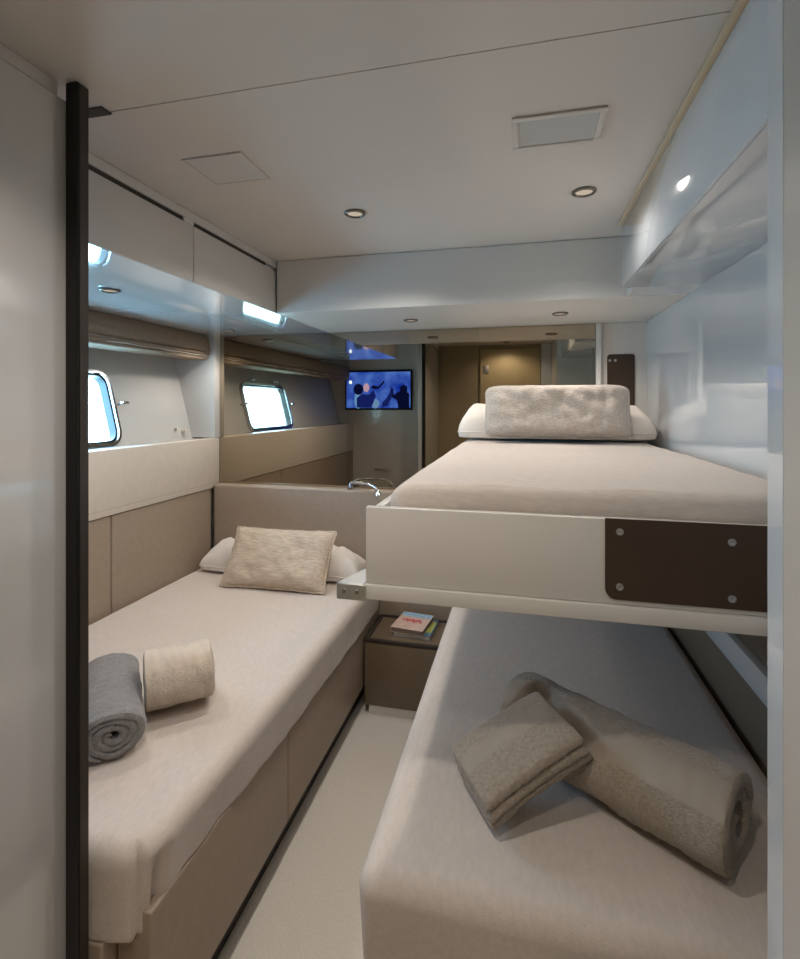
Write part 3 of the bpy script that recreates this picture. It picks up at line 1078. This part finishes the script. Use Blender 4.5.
def sx(u): return TX0 + u * (TX1 - TX0)
def sz(v): return TZ0 + v * (TZ1 - TZ0)
def blob(pts, lay_):
    return prism(new(), [(sx(a), sz(b)) for a, b in pts], (0, 0.2363 + lay_ * .0004, 0), (1, 0, 0), (0, 0, 1), (0, .0003, 0))
def disc(cx, cy, rx, ry, n=20):
    return [(cx + rx * math.cos(2 * PI * k / n), cy + ry * math.sin(2 * PI * k / n)) for k in range(n)]
e_dark = emit('tv_dark_shape', (8, 14, 52), 1.0)
e_dark2 = emit('tv_navy_shape', (20, 34, 110), 1.0)
e_face = emit('tv_skin_light', (190, 165, 200), .9)
e_white = emit('tv_glow', (210, 235, 255), 1.6)
obj('picture_glow', blob(disc(.20, .25, .055, .22), 0), emit('tv_cyan_glow', (110, 170, 240), .8), scr, False)
obj('picture_glow', blob(disc(.46, .16, .06, .12), 0), emit('tv_cyan_glow2', (120, 170, 240), .7), scr, False)
obj('picture_spot', blob(disc(.085, .70, .024, .045), 0), e_white, scr, False)
obj('picture_singer', blob([(.18, .06), (.40, .06), (.44, .22), (.47, .36), (.43, .50), (.36, .38), (.25, .40), (.18, .30)], 1), e_dark2, scr, False)
obj('picture_hair', blob(disc(.205, .52, .075, .14), 2), e_dark, scr, False)
obj('picture_face', blob(disc(.325, .56, .045, .11), 3), e_face, scr, False)
obj('picture_trumpet', blob([(.39, .56), (.42, .62), (.50, .58), (.56, .68), (.585, .73), (.60, .69), (.56, .62), (.51, .53), (.44, .52)], 3), e_dark, scr, False)
obj('picture_sax_player', blob([(.80, .05), (.96, .05), (.96, .40), (.93, .44), (.93, .58), (.88, .63), (.83, .58), (.82, .46), (.78, .44), (.74, .36), (.72, .52), (.69, .52), (.70, .32), (.78, .25)], 1), e_dark, scr, False)
obj('picture_saxophone', blob([(.55, .08), (.64, .10), (.70, .30), (.735, .50), (.70, .58), (.665, .40), (.62, .28), (.57, .20)], 1), e_dark2, scr, False)

# cupboard pull beneath it
t = thing('cupboard_pull', 'small chrome pull on the wall beneath the television', 'handle', (-1.44, 0.205, 0.81))
for x in (-1.51, -1.38):
    bm = new(); tube(bm, [(x, .2005, .812), (x, .230, .812)], .005, 10)
    obj('mount', bm, M['chrome'], t)
bm = new(); tube(bm, [(-1.53, .232, .812), (-1.36, .232, .812)], .007, 12)
obj('bar', bm, M['chrome'], t)

# ================================================================== CEILING FITTINGS
t = thing('ceiling_vent', 'framed grey square vent in the ceiling above the bunk side', 'vent', (0.083, 1.256, ZC))
bm = new()
x0, x1, y0, y1 = -0.020, 0.184, 1.182, 1.330
for a in ((x0, x1, y0, y0 + .014), (x0, x1, y1 - .014, y1), (x0, x0 + .014, y0 + .0141, y1 - .0141), (x1 - .014, x1, y0 + .0141, y1 - .0141)):
    box(bm, *a, ZC - .006, ZC - .0005, 0.0015)
obj('frame', bm, M['ceiling'], t)
bm = new(); box(bm, x0 + .0145, x1 - .0145, y0 + .0145, y1 - .0145, ZC - .003, ZC - .0005)
obj('grille', bm, M['vent'], t, False)
t = thing('ceiling_hatch', 'flush square access panel in the ceiling above the left bed side', 'hatch', (-0.785, 1.252, ZC))
x0, x1, y0, y1 = -0.872, -0.698, 1.175, 1.332
bm = new(); box(bm, x0 + .006, x1 - .006, y0 + .006, y1 - .006, ZC - .0035, ZC - .0005)
obj('panel', bm, M['flush'], t, False)
bm = new(); 
for a in ((x0, x1, y0, y0 + .005), (x0, x1, y1 - .005, y1), (x0, x0 + .005, y0 + .0051, y1 - .0051), (x1 - .005, x1, y0 + .0051, y1 - .0051)):
    box(bm, *a, ZC - .0045, ZC - .0005)
obj('frame', bm, M['ceiling'], t, False)


def downlight(loc, label, power, group, angle=150, blend=0.6, small=1.0):
    t = thing('downlight', label, 'downlight', loc, group)
    x, y, z = loc
    k = small
    bm = new(); lathe(bm, [(.026 * k, 0.0005), (.036 * k, -.0005), (.036 * k, -.004), (.033 * k, -.007), (.028 * k, -.007), (.026 * k, -.004)], 36, (x, y, z - .0005))
    bmesh.ops.delete(bm, geom=[f for f in bm.faces if len(f.verts) > 8], context='FACES')
    obj('ring', bm, M['lamp_cup'], t)
    bm = new(); lathe(bm, [(0.0, -.0030), (.016 * k, -.0032), (.0255 * k, -.0022)], 30, (x, y, z - .0005))
    obj('lens', bm, M['lens'], t)
    ld = bpy.data.lights.new('downlight_lamp', 'SPOT')
    ld.energy = power
    ld.color = LAMP_WARM
    ld.spot_size = math.radians(angle)
    ld.spot_blend = blend
    ld.shadow_soft_size = 0.03
    lo = bpy.data.objects.new('downlight_lamp', ld)
    COL.objects.link(lo)
    lo.parent = t
    lo.location = (0, 0, -0.012)
    return t

g = 'recessed downlights'
downlight((-0.546, 1.642, ZC), 'recessed ceiling downlight above the left bed edge', P_CEIL, g)
downlight((0.186, 1.640, ZC), 'recessed ceiling downlight beyond the framed vent', P_CEIL_R, g)
downlight((-0.50, 0.60, ZC), 'added ceiling downlight over the passage, out of view', P_HALL_FILL, g, 130, 1.0)  # no lamp known here; added as the unseen source lighting the bed foot
downlight((-0.15, 0.14, ZC), 'added fill downlight by the cabin door, out of view', 7.0, g)  # added lamp, brightens the door wall seen in the mirror
downlight((-1.44, 1.54, ZS), 'recessed downlight under the left overhead cabinet, above the towels', P_SOFFIT, g)
downlight((-1.57, 2.526, ZS), 'recessed downlight under the left overhead cabinet, next to the mirror', P_SOFFIT, g)
downlight((-0.522, 2.43, ZS), 'recessed downlight under the dropped header, left of the bunk', P_HEADER, g)
downlight((0.171, 2.41, ZS), 'recessed downlight under the dropped header, above the bunk cushion', P_HEADER, g)

# sky portal at the porthole (guides the daylight that enters there)
pd = bpy.data.lights.new('porthole_daylight', 'AREA')
pd.shape = 'RECTANGLE'
pd.size = PY1 - PY0 + .05
pd.size_y = (PZ1 - PZ0) * 1.05
pd.cycles.is_portal = True
po = bpy.data.objects.new('porthole_daylight', pd)
COL.objects.link(po)
cpt = hull_pt((PY0 + PY1) / 2, (PZ0 + PZ1) / 2) - wn_in * .06
zax = -wn_in
xax = Vector((0, 1, 0))
yax = zax.cross(xax)
# an area light shines along its local -Z
Rl = Matrix((xax, (-zax).cross(xax) * -1, -wn_in)).transposed()
po.matrix_world = Matrix.Translation(cpt) @ Rl.to_4x4()

for o in bpy.data.objects:
    if '_o' in o:
        del o['_o']
